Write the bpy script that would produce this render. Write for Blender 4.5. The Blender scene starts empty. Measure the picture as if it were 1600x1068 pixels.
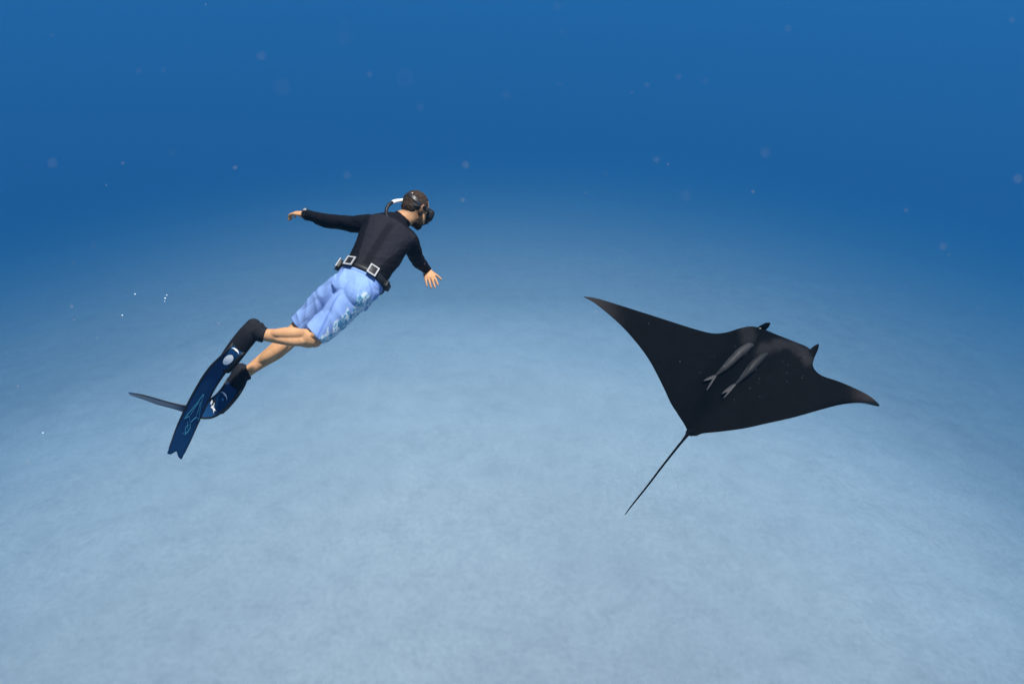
import bpy, bmesh, math, random
import numpy as np
from mathutils import Vector, Matrix, noise

random.seed(7)
rng = np.random.default_rng(7)
C = bpy.context.scene
COL = C.collection

# ------------------------------------------------------------------ camera
FLOOR = 0.0
K = 3.2                      # scale of the sea bed
CAM_Z = 20.0 * K
PITCH = math.radians(27.0)
cam_d = bpy.data.cameras.new("camera")
cam_d.sensor_width = 36.0
cam_d.lens = 24.0
cam_d.clip_start = 0.02
cam_d.clip_end = 12000.0
cam_d.dof.use_dof = True
cam_d.dof.focus_distance = 5.2
cam_d.dof.aperture_fstop = 3.2
cam = bpy.data.objects.new("camera", cam_d)
COL.objects.link(cam)
cam.location = (0, 0, CAM_Z)
cam.rotation_euler = (math.pi / 2 - PITCH, 0, 0)
C.camera = cam

# ------------------------------------------------------------------ sky, sun, exposure
SUN = Vector((0.28, -0.17, 0.945)).normalized()      # towards the sun: almost overhead, a little behind the camera
w = bpy.data.worlds.new("World")
C.world = w
w.use_nodes = True
nt = w.node_tree
bg = nt.nodes["Background"]
sky = nt.nodes.new("ShaderNodeTexSky")
sky.sky_type = 'NISHITA'
sky.sun_disc = False
sky.sun_elevation = math.asin(SUN.z)
sky.sun_rotation = math.atan2(SUN.x, SUN.y)
nt.links.new(sky.outputs[0], bg.inputs[0])
bg.inputs[1].default_value = 0.07
sun_d = bpy.data.lights.new("sun", 'SUN')
sun_d.energy = 5.0
sun_d.angle = math.radians(3.5)                       # widened by the rippled sea surface overhead
sun_d.color = (1.0, 0.955, 0.88)
sun = bpy.data.objects.new("sun", sun_d)
COL.objects.link(sun)
sun.rotation_euler = SUN.to_track_quat('Z', 'Y').to_euler()
sun.location = (-20, -15, 60)

C.render.engine = 'CYCLES'
C.cycles.use_denoising = True
C.cycles.volume_bounces = 1
C.cycles.max_bounces = 6
C.view_settings.view_transform = 'Standard'
C.view_settings.look = 'None'
C.view_settings.gamma = 1.0
C.view_settings.exposure = 0.38
C.view_settings.use_curve_mapping = False

# ------------------------------------------------------------------ helpers
M = cam.rotation_euler.to_matrix()
AX, AY, AZ = M @ Vector((1, 0, 0)), M @ Vector((0, 1, 0)), M @ Vector((0, 0, -1))   # right, up, forward
FPX = 1600 * 24 / 36


def at(px, py, d):
    """world point seen at photo pixel (px, py), d metres in front of the camera"""
    return Vector(cam.location) + AX * ((px - 800) / FPX * d) + AY * ((534 - py) / FPX * d) + AZ * d


def cv(x, y, z):
    """camera-aligned direction: right, up, away"""
    return AX * x + AY * y + AZ * z


def smoothstep(a, b, x):
    t = np.clip((np.asarray(x, float) - a) / (b - a), 0, 1)
    return t * t * (3 - 2 * t)


def mat(name, base=(0.5, 0.5, 0.5), rough=0.6, spec=0.5, **kw):
    m = bpy.data.materials.new(name)
    m.use_nodes = True
    b = m.node_tree.nodes["Principled BSDF"]
    b.inputs["Base Color"].default_value = (*base, 1)
    b.inputs["Roughness"].default_value = rough
    b.inputs["Specular IOR Level"].default_value = spec
    for k, v in kw.items():
        b.inputs[k].default_value = v
    return m


def nd(m, t, **kw):
    n = m.node_tree.nodes.new(t)
    for k, v in kw.items():
        setattr(n, k, v)
    return n


def lk(m, a, b):
    m.node_tree.links.new(a, b)


def bsdf(m):
    return m.node_tree.nodes["Principled BSDF"]


def ramp(m, fac, stops):
    r = nd(m, "ShaderNodeValToRGB")
    while len(r.color_ramp.elements) < len(stops):
        r.color_ramp.elements.new(0.5)
    for e, (p, c) in zip(r.color_ramp.elements, stops):
        e.position = p
        e.color = (*c, 1) if len(c) == 3 else c
    lk(m, fac, r.inputs[0])
    return r.outputs[0]


def ntex(m, scale, detail=4, rough=0.55, coord=None, dist=0.0):
    n = nd(m, "ShaderNodeTexNoise")
    n.inputs["Scale"].default_value = scale
    n.inputs["Detail"].default_value = detail
    n.inputs["Roughness"].default_value = rough
    n.inputs["Distortion"].default_value = dist
    if coord is not None:
        lk(m, coord, n.inputs["Vector"])
    return n.outputs["Fac"]


def objcoord(m):
    return nd(m, "ShaderNodeTexCoord").outputs["Object"]


def bump(m, h, strength=0.3, dist=0.01):
    b = nd(m, "ShaderNodeBump")
    b.inputs["Strength"].default_value = strength
    b.inputs["Distance"].default_value = dist
    lk(m, h, b.inputs["Height"])
    lk(m, b.outputs[0], bsdf(m).inputs["Normal"])


def mixc(m, fac, a, b):
    x = nd(m, "ShaderNodeMix", data_type='RGBA')
    for i, v in ((0, fac), (6, a), (7, b)):
        if isinstance(v, (tuple, list)):
            x.inputs[i].default_value = (*v, 1)
        elif isinstance(v, (int, float)):
            x.inputs[i].default_value = v
        else:
            lk(m, v, x.inputs[i])
    return x.outputs[2]


def attr(m, name):
    n = nd(m, "ShaderNodeAttribute")
    n.attribute_name = name
    return n.outputs["Fac"]

# ------------------------------------------------------------------ setting: sea floor and water
def build_floor():
    ys = np.concatenate([np.linspace(-60, 70, 300), np.geomspace(70.5, 640, 90)])
    xs = np.concatenate([-np.geomspace(640, 70.5, 60), np.linspace(-70, 70, 320), np.geomspace(70.5, 640, 60)])
    nx, ny = len(xs), len(ys)
    X, Y = np.meshgrid(xs, ys)
    Z = np.zeros_like(X)
    for i in range(ny):
        for j in range(nx):
            p = Vector((X[i, j], Y[i, j], 0))
            z = 0.28 * noise.noise(p * 0.045)
            if abs(p.x) < 75 and -60 < p.y < 75:
                z += 0.15 * noise.noise(p * 0.20) + 0.12 * noise.noise(p * 0.62 + Vector((9, 3, 0)))
            rho = math.hypot(1.65 * (p.x + 3.0), p.y)             # the sand bank falls away into deeper water
            t_ = max(0.0, rho - 22.0)
            z -= 0.140 * (math.sqrt(t_ * t_ + 16.0 ** 2) - 16.0)
            Z[i, j] = max(z, -95.0)
    v = (np.stack([X, Y, Z], -1) * K).reshape(-1, 3)
    idx = np.arange(nx * ny).reshape(ny, nx)
    f = np.stack([idx[:-1, :-1], idx[:-1, 1:], idx[1:, 1:], idx[1:, :-1]], -1).reshape(-1, 4)
    me = bpy.data.meshes.new("sea_floor")
    me.from_pydata(v.tolist(), [], f.tolist())
    me.polygons.foreach_set("use_smooth", [True] * len(me.polygons))
    m = mat("pale_sand", (0.6, 0.6, 0.58), 0.95, 0.1)
    co = objcoord(m)
    mid = ntex(m, 0.16 / K, 5, 0.6, co, 0.3)
    rub = ntex(m, 0.75 / K, 7, 0.68, co, 0.2)
    fine = ntex(m, 4.5 / K, 4, 0.7, co)
    # pale centre, darker outward: light falloff and lens vignette put into the sand colour
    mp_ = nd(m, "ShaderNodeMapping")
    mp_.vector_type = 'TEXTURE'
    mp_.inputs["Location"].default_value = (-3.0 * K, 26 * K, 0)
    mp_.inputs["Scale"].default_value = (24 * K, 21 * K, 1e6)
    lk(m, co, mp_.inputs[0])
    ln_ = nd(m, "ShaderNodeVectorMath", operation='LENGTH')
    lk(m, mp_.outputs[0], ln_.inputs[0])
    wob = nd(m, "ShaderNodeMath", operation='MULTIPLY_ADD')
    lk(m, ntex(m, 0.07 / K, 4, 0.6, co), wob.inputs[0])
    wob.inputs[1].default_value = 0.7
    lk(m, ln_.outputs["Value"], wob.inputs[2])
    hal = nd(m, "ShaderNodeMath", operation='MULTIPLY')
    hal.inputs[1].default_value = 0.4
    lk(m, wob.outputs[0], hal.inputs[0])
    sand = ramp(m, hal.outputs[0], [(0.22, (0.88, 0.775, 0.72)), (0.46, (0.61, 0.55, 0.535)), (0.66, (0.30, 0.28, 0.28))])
    def mul(a, b, f):
        x = nd(m, "ShaderNodeMix", data_type='RGBA', blend_type='MULTIPLY')
        x.inputs[0].default_value = f
        lk(m, a, x.inputs[6]); lk(m, b, x.inputs[7])
        return x.outputs[2]
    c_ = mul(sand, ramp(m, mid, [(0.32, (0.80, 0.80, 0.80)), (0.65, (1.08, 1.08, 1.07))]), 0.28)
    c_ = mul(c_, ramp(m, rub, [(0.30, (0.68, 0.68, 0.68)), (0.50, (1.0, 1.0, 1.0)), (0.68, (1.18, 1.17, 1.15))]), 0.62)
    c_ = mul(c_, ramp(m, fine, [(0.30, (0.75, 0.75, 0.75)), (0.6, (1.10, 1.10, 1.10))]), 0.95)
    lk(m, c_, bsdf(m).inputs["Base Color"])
    me.materials.append(m)
    o = bpy.data.objects.new("sea_floor", me)
    COL.objects.link(o)
    o["kind"] = "structure"
    o["label"] = "pale mottled sand and rubble sea floor fading into blue water"
    return o


build_floor()


def build_water():
    bm = bmesh.new()
    bmesh.ops.create_cube(bm, size=1)
    me = bpy.data.meshes.new("haze")
    bm.to_mesh(me)
    o = bpy.data.objects.new("haze", me)
    COL.objects.link(o)
    top, bot = CAM_Z + 1.5, -98.0 * K
    o.scale = (1500 * K, 1500 * K, top - bot)
    o.location = (0, 0, (top + bot) / 2)
    m = bpy.data.materials.new("sea_water")
    m.use_nodes = True
    t = m.node_tree
    t.nodes.remove(t.nodes["Principled BSDF"])
    v = t.nodes.new("ShaderNodeVolumePrincipled")
    v.inputs["Color"].default_value = (0.026, 0.135, 0.284, 1)
    v.inputs["Absorption Color"].default_value = (0.0, 0.118, 0.335, 1)
    v.inputs["Density"].default_value = 0.0268 / K
    v.inputs["Anisotropy"].default_value = 0.1
    v.inputs["Density Attribute"].default_value = ""
    v.inputs["Color Attribute"].default_value = ""
    v.inputs["Temperature Attribute"].default_value = ""
    t.links.new(v.outputs[0], t.nodes["Material Output"].inputs["Volume"])
    me.materials.append(m)
    o["kind"] = "stuff"
    o["label"] = "clear blue sea water surrounding everything"
    return o


build_water()


def build_mist():
    """fine sand stirred up over the bottom: milky water, densest at the sand and thinning out upwards and outwards"""
    na, nr = 64, 20
    H_ = 13.0
    rad = np.linspace(0.5, 100, nr)
    top, bot = [], []
    for r in rad:
        for k in range(na):
            a = 2 * math.pi * k / na
            x, y = r * math.cos(a), r * math.sin(a)
            t_ = max(0.0, math.hypot(1.65 * (x + 3.0), y) - 22.0)
            z = -0.140 * (math.sqrt(t_ * t_ + 256.0) - 16.0)
            top.append((x * K, y * K, (z + H_ + 0.3) * K))
            bot.append((x * K, y * K, (z - 1.5) * K))
    n = len(top)
    f = []
    for i in range(len(rad) - 1):
        for k in range(na):
            a, b = i * na + k, i * na + (k + 1) % na
            f.append((a, a + na, b + na, b))
            f.append((n + a, n + b, n + b + na, n + a + na))
    e = (len(rad) - 1) * na
    for k in range(na):
        a, b = e + k, e + (k + 1) % na
        f.append((a, n + a, n + b, b))
    f.append(tuple(range(na)))
    f.append(tuple(reversed(range(n, n + na))))
    me = bpy.data.meshes.new("haze")
    me.from_pydata(top + bot, [], f)
    m = bpy.data.materials.new("milky_water")
    m.use_nodes = True
    t = m.node_tree
    t.nodes.remove(t.nodes["Principled BSDF"])

    def mth(op, a, b=None, clamp=False):
        q = t.nodes.new("ShaderNodeMath")
        q.operation = op
        q.use_clamp = clamp
        for s_, v_ in zip(q.inputs, (a, b)):
            if v_ is None:
                continue
            if isinstance(v_, (int, float)):
                s_.default_value = v_
            else:
                t.links.new(v_, s_)
        return q.outputs[0]
    sx = t.nodes.new("ShaderNodeSeparateXYZ")
    tc = t.nodes.new("ShaderNodeTexCoord")
    t.links.new(tc.outputs["Object"], sx.inputs[0])
    x, y, z = (mth('DIVIDE', q, K) for q in sx.outputs)
    xs = mth('MULTIPLY', mth('ADD', x, 3.0), 1.65)
    rho = mth('SQRT', mth('ADD', mth('MULTIPLY', xs, xs), mth('MULTIPLY', y, y)))
    tt_ = mth('MAXIMUM', mth('SUBTRACT', rho, 22.0), 0.0)
    zs = mth('MULTIPLY', mth('SUBTRACT', mth('SQRT', mth('ADD', mth('MULTIPLY', tt_, tt_), 256.0)), 16.0), -0.140)
    u = mth('DIVIDE', mth('SUBTRACT', z, zs), H_, True)
    prof_ = mth('SUBTRACT', 1.0, u)
    prof_ = mth('MULTIPLY', prof_, prof_)
    mr = t.nodes.new("ShaderNodeMapRange")
    mr.interpolation_type = 'SMOOTHSTEP'
    mr.inputs["From Min"].default_value = 64.0
    mr.inputs["From Max"].default_value = 2.0
    t.links.new(rho, mr.inputs["Value"])
    nz = t.nodes.new("ShaderNodeTexNoise")
    nz.inputs["Scale"].default_value = 0.055 / K
    nz.inputs["Detail"].default_value = 2.0
    t.links.new(tc.outputs["Object"], nz.inputs["Vector"])
    cl = mth('ADD', mth('MULTIPLY', mth('SUBTRACT', nz.outputs["Fac"], 0.5), 2.2), 1.0)
    cl = mth('MAXIMUM', cl, 0.25)
    dens = mth('MULTIPLY', mth('MULTIPLY', mth('MULTIPLY', prof_, mr.outputs[0]), cl), MIST / K)
    v = t.nodes.new("ShaderNodeVolumePrincipled")
    v.inputs["Color"].default_value = (0.985, 0.95, 0.985, 1)
    t.links.new(dens, v.inputs["Density"])
    for a in ("Density Attribute", "Color Attribute", "Temperature Attribute"):
        v.inputs[a].default_value = ""
    t.links.new(v.outputs[0], t.nodes["Material Output"].inputs["Volume"])
    m.cycles.volume_step_rate = 0.15
    me.materials.append(m)
    o = bpy.data.objects.new("haze", me)
    COL.objects.link(o)
    o["kind"] = "stuff"
    o["label"] = "pale milky water hanging over the sand"


MIST = 0.125
build_mist()


# ------------------------------------------------------------------ mesh tools
def catmull(arr, n):
    """arr: (k, d) keys -> (n, d) samples of a Catmull-Rom curve through them"""
    a = np.asarray(arr, float)
    k = len(a)
    e = np.vstack([2 * a[0] - a[1], a, 2 * a[-1] - a[-2]])
    t = np.linspace(0, k - 1, n)
    i = np.minimum(t.astype(int), k - 2)
    f = (t - i)[:, None]
    p0, p1, p2, p3 = e[i], e[i + 1], e[i + 2], e[i + 3]
    return 0.5 * (2 * p1 + (p2 - p0) * f + (2 * p0 - 5 * p1 + 4 * p2 - p3) * f ** 2 + (3 * p1 - p0 - 3 * p2 + p3) * f ** 3)


class Shape:
    """collects closed tubes and ellipsoids as one vertex / face list"""

    def __init__(self):
        self.v, self.f = [], []

    def rings(self, rings, cap=True):
        base = len(self.v)
        n = len(rings[0])
        for r in rings:
            self.v.extend([tuple(p) for p in r])
        for i in range(len(rings) - 1):
            for j in range(n):
                a, b = base + i * n + j, base + i * n + (j + 1) % n
                self.f.append((a, b, b + n, a + n))
        if cap:
            for i, flip in ((0, True), (len(rings) - 1, False)):
                c = len(self.v)
                self.v.append(tuple(np.mean(np.array(rings[i]), 0)))
                for j in range(n):
                    a, b = base + i * n + j, base + i * n + (j + 1) % n
                    self.f.append((b, a, c) if flip else (a, b, c))
        return self

    def tube(self, pts, side, r, r2=None, n=18, steps=6, round_ends=True, grow=0.0):
        """pts: points; side: reference vector for the wide axis; r / r2: half width, half depth per point"""
        r2 = r if r2 is None else r2
        keys = np.array([[*p, a + grow, b + grow] for p, a, b in zip(pts, r, r2)])
        q = catmull(keys, (len(keys) - 1) * steps + 1)
        P = q[:, :3]
        T = np.gradient(P, axis=0)
        T /= np.linalg.norm(T, axis=1)[:, None]
        s = np.array(side, float)
        rows = []
        sb = None
        for i in range(len(P)):
            a = s - T[i] * s.dot(T[i])
            if np.linalg.norm(a) < 0.2 and sb is not None:
                a = sb - T[i] * sb.dot(T[i])
            a /= np.linalg.norm(a)
            sb = a
            b = np.cross(T[i], a)
            rows.append((P[i], a, b, max(q[i, 3], 1e-4), max(q[i, 4], 1e-4), T[i]))
        def ring(c, a, b, ra, rb):
            t = np.linspace(0, 2 * math.pi, n, endpoint=False)
            return c + np.outer(np.cos(t), a) * ra + np.outer(np.sin(t), b) * rb
        out = [ring(*x[:5]) for x in rows]
        if round_ends:
            c, a, b, ra, rb, t = rows[0]
            m = min(ra, rb)
            out = [ring(c - t * m * math.sin(x), a, b, ra * math.cos(x), rb * math.cos(x)) for x in (1.4, 1.0, 0.5)] + out
            c, a, b, ra, rb, t = rows[-1]
            m = min(ra, rb)
            out += [ring(c + t * m * math.sin(x), a, b, ra * math.cos(x), rb * math.cos(x)) for x in (0.5, 1.0, 1.4)]
        return self.rings(out)

    def ell(self, c, ax, rad, n=20, m=14):
        """ellipsoid with axes ax (three unit vectors) and radii rad"""
        c = np.array(c, float)
        X, Y, Z = (np.array(a, float) for a in ax)
        out = []
        for i in range(m):
            ph = -math.pi / 2 + math.pi * (i + 0.35) / (m - 0.3)
            t = np.linspace(0, 2 * math.pi, n, endpoint=False)
            out.append(c + np.outer(np.cos(t), X) * rad[0] * math.cos(ph) + np.outer(np.sin(t), Z) * rad[2] * math.cos(ph)
                       + Y * rad[1] * math.sin(ph))
        return self.rings(out)

    def box(self, c, ax, half):
        c = np.array(c, float)
        X, Y, Z = (np.array(a, float) for a in ax)
        b = len(self.v)
        for i in (-1, 1):
            for j in (-1, 1):
                for k in (-1, 1):
                    self.v.append(tuple(c + X * half[0] * i + Y * half[1] * j + Z * half[2] * k))
        for q in ((0, 1, 3, 2), (4, 6, 7, 5), (0, 4, 5, 1), (2, 3, 7, 6), (0, 2, 6, 4), (1, 5, 7, 3)):
            self.f.append(tuple(b + i for i in q))
        return self


def link(name, me, m, parent=None, smooth=True):
    if m is not None:
        me.materials.clear()
        me.materials.append(m)
    if smooth:
        me.polygons.foreach_set("use_smooth", [True] * len(me.polygons))
    o = bpy.data.objects.new(name, me)
    COL.objects.link(o)
    if parent is not None:
        o.parent = parent
        o.matrix_parent_inverse = Matrix.Identity(4)
    return o


def origin_of(parent):
    p = Vector((0, 0, 0))
    while parent is not None:
        p += parent.location
        parent = parent.parent
    return p


def build(name, sh, m, parent=None, voxel=None, smooth_it=3, bevel=None, post=None, shade=True):
    org = origin_of(parent)
    me = bpy.data.meshes.new(name)
    me.from_pydata([tuple(Vector(p) - org) for p in sh.v], [], sh.f)
    bm = bmesh.new()
    bm.from_mesh(me)
    bmesh.ops.recalc_face_normals(bm, faces=bm.faces)
    if bevel:
        bmesh.ops.bevel(bm, geom=list(bm.edges), offset=bevel, segments=2, affect='EDGES', profile=0.5)
    bm.to_mesh(me)
    bm.free()
    if voxel:
        tmp = bpy.data.objects.new("tmp_remesh", me)
        COL.objects.link(tmp)
        a = tmp.modifiers.new("r", 'REMESH')
        a.mode = 'VOXEL'
        a.voxel_size = voxel
        if smooth_it:
            b = tmp.modifiers.new("s", 'SMOOTH')
            b.factor = 0.5
            b.iterations = smooth_it
        dg = bpy.context.evaluated_depsgraph_get()
        new = bpy.data.meshes.new_from_object(tmp.evaluated_get(dg))
        bpy.data.objects.remove(tmp)
        bpy.data.meshes.remove(me)
        new.name = name
        me = new
    if post:
        post(me, org)
    return link(name, me, m, parent, shade)


def verts(me):
    a = np.empty(len(me.vertices) * 3)
    me.vertices.foreach_get("co", a)
    return a.reshape(-1, 3)


def normals(me):
    a = np.empty(len(me.vertices) * 3)
    me.vertex_normals.foreach_get("vector", a)
    return a.reshape(-1, 3)


def put_attr(me, name, vals):
    at_ = me.attributes.new(name, 'FLOAT', 'POINT')
    at_.data.foreach_set("value", np.asarray(vals, np.float32))


def thing(name, loc, label, cat, group=None):
    o = bpy.data.objects.new(name, None)
    o.empty_display_size = 0.2
    COL.objects.link(o)
    o.location = loc
    o["label"] = label
    o["category"] = cat
    if group:
        o["group"] = group
    return o


def V3(v):
    return np.array(v, float)


# ------------------------------------------------------------------ materials
def fabric(name, col, rough=0.85, scale=240, strength=0.25):
    m = mat(name, col, rough, 0.12)
    co = objcoord(m)
    bump(m, ntex(m, scale, 2, 0.5, co), strength, 0.003)
    return m


M_SKIN = mat("tanned_skin", (0.50, 0.29, 0.17), 0.6, 0.2)
_co = objcoord(M_SKIN)
_sk = mixc(M_SKIN, ntex(M_SKIN, 18, 4, 0.6, _co), (0.38, 0.18, 0.088), (0.66, 0.385, 0.205))
_st = nd(M_SKIN, "ShaderNodeMath", operation='MULTIPLY')
lk(M_SKIN, attr(M_SKIN, "stubble"), _st.inputs[0])
_st.inputs[1].default_value = 0.62
lk(M_SKIN, mixc(M_SKIN, _st.outputs[0], _sk, (0.10, 0.058, 0.04)), bsdf(M_SKIN).inputs["Base Color"])
bsdf(M_SKIN).inputs["Subsurface Weight"].default_value = 0.12
bsdf(M_SKIN).inputs["Subsurface Radius"].default_value = (0.01, 0.004, 0.002)
bump(M_SKIN, ntex(M_SKIN, 160, 3, 0.6, _co), 0.15, 0.002)

M_HAIR = mat("short_brown_hair", (0.03, 0.018, 0.012), 0.75, 0.2)
_co = objcoord(M_HAIR)
lk(M_HAIR, mixc(M_HAIR, ramp(M_HAIR, ntex(M_HAIR, 110, 4, 0.75, _co), [(0.38, (0, 0, 0)), (0.66, (1, 1, 1))]), (0.006, 0.004, 0.003), (0.085, 0.055, 0.038)), bsdf(M_HAIR).inputs["Base Color"])
bump(M_HAIR, ntex(M_HAIR, 300, 3, 0.7, _co), 0.8, 0.004)

M_RUBBER = mat("black_rubber", (0.010, 0.011, 0.014), 0.5, 0.3)
M_STRAP = mat("dark_silicone", (0.018, 0.019, 0.023), 0.4, 0.4)
M_WHITE = mat("white_print", (0.80, 0.82, 0.84), 0.5, 0.2)
M_STEEL = mat("brushed_steel", (0.36, 0.37, 0.39), 0.5, 0.3)
M_LENS = mat("mask_lens", (0.01, 0.012, 0.015), 0.08, 0.6)
M_BLADE = mat("navy_blade", (0.012, 0.055, 0.145), 0.32, 0.10)
_co = objcoord(M_BLADE)
lk(M_BLADE, mixc(M_BLADE, ntex(M_BLADE, 7, 3, 0.5, _co), (0.005, 0.030, 0.095), (0.011, 0.058, 0.155)), bsdf(M_BLADE).inputs["Base Color"])
M_LINE = mat("pale_blue_print", (0.05, 0.25, 0.42), 0.5, 0.2)

M_SUIT = fabric("black_neoprene", (0.012, 0.013, 0.018), 0.8, 180, 0.3)
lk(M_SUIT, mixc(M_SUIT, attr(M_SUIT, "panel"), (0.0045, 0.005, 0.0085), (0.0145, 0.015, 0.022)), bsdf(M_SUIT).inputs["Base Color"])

M_SOCK = fabric("black_sock_neoprene", (0.014, 0.015, 0.020), 0.8, 200, 0.3)

M_SHORT = fabric("periwinkle_swim_fabric", (0.20, 0.33, 0.78), 0.75, 260, 0.2)
_co = objcoord(M_SHORT)
_p = ntex(M_SHORT, 42, 3, 0.6, _co, 0.6)
_pr = ramp(M_SHORT, _p, [(0.34, (0.03, 0.20, 0.36)), (0.43, (0.14, 0.42, 0.56)), (0.49, (0.48, 0.68, 0.76)), (0.56, (0.76, 0.82, 0.84))])
_bl = mixc(M_SHORT, ntex(M_SHORT, 9, 3, 0.5, _co), (0.16, 0.27, 0.58), (0.25, 0.385, 0.70))
_c = mixc(M_SHORT, attr(M_SHORT, "side_panel"), _bl, _pr)
_c = mixc(M_SHORT, attr(M_SHORT, "seam"), _c, (0.05, 0.12, 0.42))
lk(M_SHORT, _c, bsdf(M_SHORT).inputs["Base Color"])

# ------------------------------------------------------------------ the swimmer
D_T = 4.35
person = thing("person", at(572, 430, 4.30), "freediver in black top and blue shorts gliding above the sand with arms spread", "person")

# torso frame
WAIST, NECK = at(569, 432, 4.28), at(620, 350, 4.52)
T_AX = (NECK - WAIST).normalized()
S_AX = cv(0.93, -0.36, 0.06)
S_AX = (S_AX - T_AX * S_AX.dot(T_AX)).normalized()
N_AX = S_AX.cross(T_AX).normalized()
if N_AX.dot(AZ) > 0:
    N_AX = -N_AX

TORSO = [  # px, py, depth, half width, half thickness
    (629, 341, 4.55, 0.058, 0.058),
    (622, 347, 4.53, 0.075, 0.062),
    (615, 353, 4.50, 0.125, 0.078),
    (608, 362, 4.47, 0.168, 0.095),
    (598, 380, 4.42, 0.158, 0.112),
    (585, 404, 4.35, 0.145, 0.108),
    (570, 430, 4.28, 0.130, 0.098),
    (556, 450, 4.22, 0.126, 0.104),
    (548, 463, 4.20, 0.100, 0.085)]
ARM_L = [(596, 351, 4.50, 0.062), (574, 350, 4.50, 0.058), (552, 350, 4.53, 0.050), (527, 347, 4.58, 0.043),
         (508, 344, 4.62, 0.042), (490, 338.5, 4.68, 0.032), (478, 335.5, 4.72, 0.027)]
ARM_R = [(620, 363, 4.49, 0.066), (637, 375, 4.50, 0.062), (645, 388, 4.58, 0.051), (649, 400, 4.68, 0.045),
         (655, 409, 4.78, 0.041), (662, 416, 4.87, 0.032), (667, 421, 4.93, 0.027)]
LEG_R = [(551, 460, 4.20, 0.074, 0.084), (540, 474, 4.16, 0.074, 0.084), (519, 497, 4.14, 0.068, 0.074), (500, 518, 4.12, 0.062, 0.066),
         (486, 528, 4.10, 0.057, 0.060), (470, 527, 4.05, 0.052, 0.054), (452, 526, 4.00, 0.052, 0.053), (434, 525, 3.97, 0.043, 0.045), (414, 523, 3.94, 0.034, 0.037), (402, 520, 3.93, 0.034, 0.036)]
LEG_L = [(534, 456, 4.23, 0.070, 0.078), (521, 463, 4.24, 0.076, 0.082), (497, 485, 4.28, 0.070, 0.074), (475, 506, 4.30, 0.060, 0.063),
         (462, 519, 4.29, 0.056, 0.058), (450, 532, 4.27, 0.054, 0.055), (430, 549, 4.24, 0.052, 0.054), (409, 564, 4.22, 0.041, 0.043), (389, 579, 4.20, 0.033, 0.036), (380, 588, 4.19, 0.034, 0.036)]
FOOT_R = [(396, 509, 3.93, 0.030, 0.034), (389, 521, 3.93, 0.042, 0.040), (374, 540, 3.94, 0.044, 0.030), (360, 559, 3.96, 0.040, 0.020)]
FOOT_L = [(376, 579, 4.19, 0.034, 0.034), (371, 594, 4.19, 0.042, 0.038), (361, 611, 4.20, 0.044, 0.030), (350, 626, 4.21, 0.038, 0.020)]


def P_(k):
    return [at(*x[:3]) for x in k]


def add_limb(sh, keys, side, grow=0.0, lo=0, hi=None, steps=6):
    keys = keys[lo:hi]
    r2 = [k[4] if len(k) > 4 else k[3] for k in keys]
    sh.tube(P_(keys), side, [k[3] for k in keys], r2, grow=grow, steps=steps)


# head frame
HF = cv(0.66, -0.36, 0.66).normalized()
HU = cv(0.26, 0.95, 0.10)
HU = (HU - HF * HU.dot(HF)).normalized()
HR = HF.cross(HU).normalized()            # the swimmer's right-hand side
if HR.dot(AZ) > 0:
    pass
HC = at(650, 325.5, 4.60)


def hd(x, y, z):
    return HC + (HR * x + HU * y + HF * z) * 0.95


HAX = (HR, HU, HF)


def finger(sh, p, d, n, lens, r, curl):
    pts = [p - d * 0.012]
    dd = d.copy()
    cur = p.copy()
    pts.append(cur.copy())
    for L, c in zip(lens, curl):
        ax = dd.cross(n).normalized()
        dd = (dd * math.cos(c) - n * math.sin(c)).normalized()
        n = ax.cross(dd).normalized()
        cur = cur + dd * L
        pts.append(cur.copy())
    k = len(pts)
    rr = [r * (1.0 - 0.22 * i / (k - 1)) for i in range(k)]
    sh.tube(pts, ax, rr, n=10, steps=4)


def hand(sh, wrist, d, n, thumb, thumb_dir, curl, spread=0.12, ls=1.0):
    d = d.normalized()
    n = (n - d * n.dot(d)).normalized()
    t = (thumb - d * thumb.dot(d) - n * thumb.dot(n)).normalized()
    sh.tube([wrist - d * 0.03, wrist + d * 0.005, wrist + d * 0.045 * ls, wrist + d * 0.088 * ls], t,
            [0.026, 0.028, 0.040, 0.041], [0.021, 0.020, 0.017, 0.013])
    spec = ((0.031, (0.040, 0.026, 0.022), 0.0100), (0.0105, (0.045, 0.030, 0.024), 0.0102),
            (-0.0105, (0.041, 0.028, 0.023), 0.0098), (-0.031, (0.032, 0.021, 0.019), 0.0088))
    for i, (off, lens, r) in enumerate(spec):
        a = spread * (1.4 - i * 0.95)
        fd = (d * math.cos(a) + t * math.sin(a)).normalized()
        base = wrist + d * (0.092 * ls - abs(off) * 0.2) + t * off * 1.06
        finger(sh, base, fd, n.copy(), [x * ls for x in lens], r, [c * (1 + 0.12 * i) for c in curl])
    td = thumb_dir.normalized()
    finger(sh, wrist + d * 0.030 + t * 0.026, td, n.copy(), (0.034, 0.030, 0.024), 0.0105, (0.05, 0.15, 0.15))


body = Shape()
body.tube(P_(TORSO), S_AX, [k[3] for k in TORSO], [k[4] for k in TORSO], n=32)
for k in (ARM_L, ARM_R):
    add_limb(body, k, N_AX)
for k in (LEG_R, LEG_L):
    add_limb(body, k, S_AX)
for k in (FOOT_R, FOOT_L):
    add_limb(body, k, S_AX)
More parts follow.
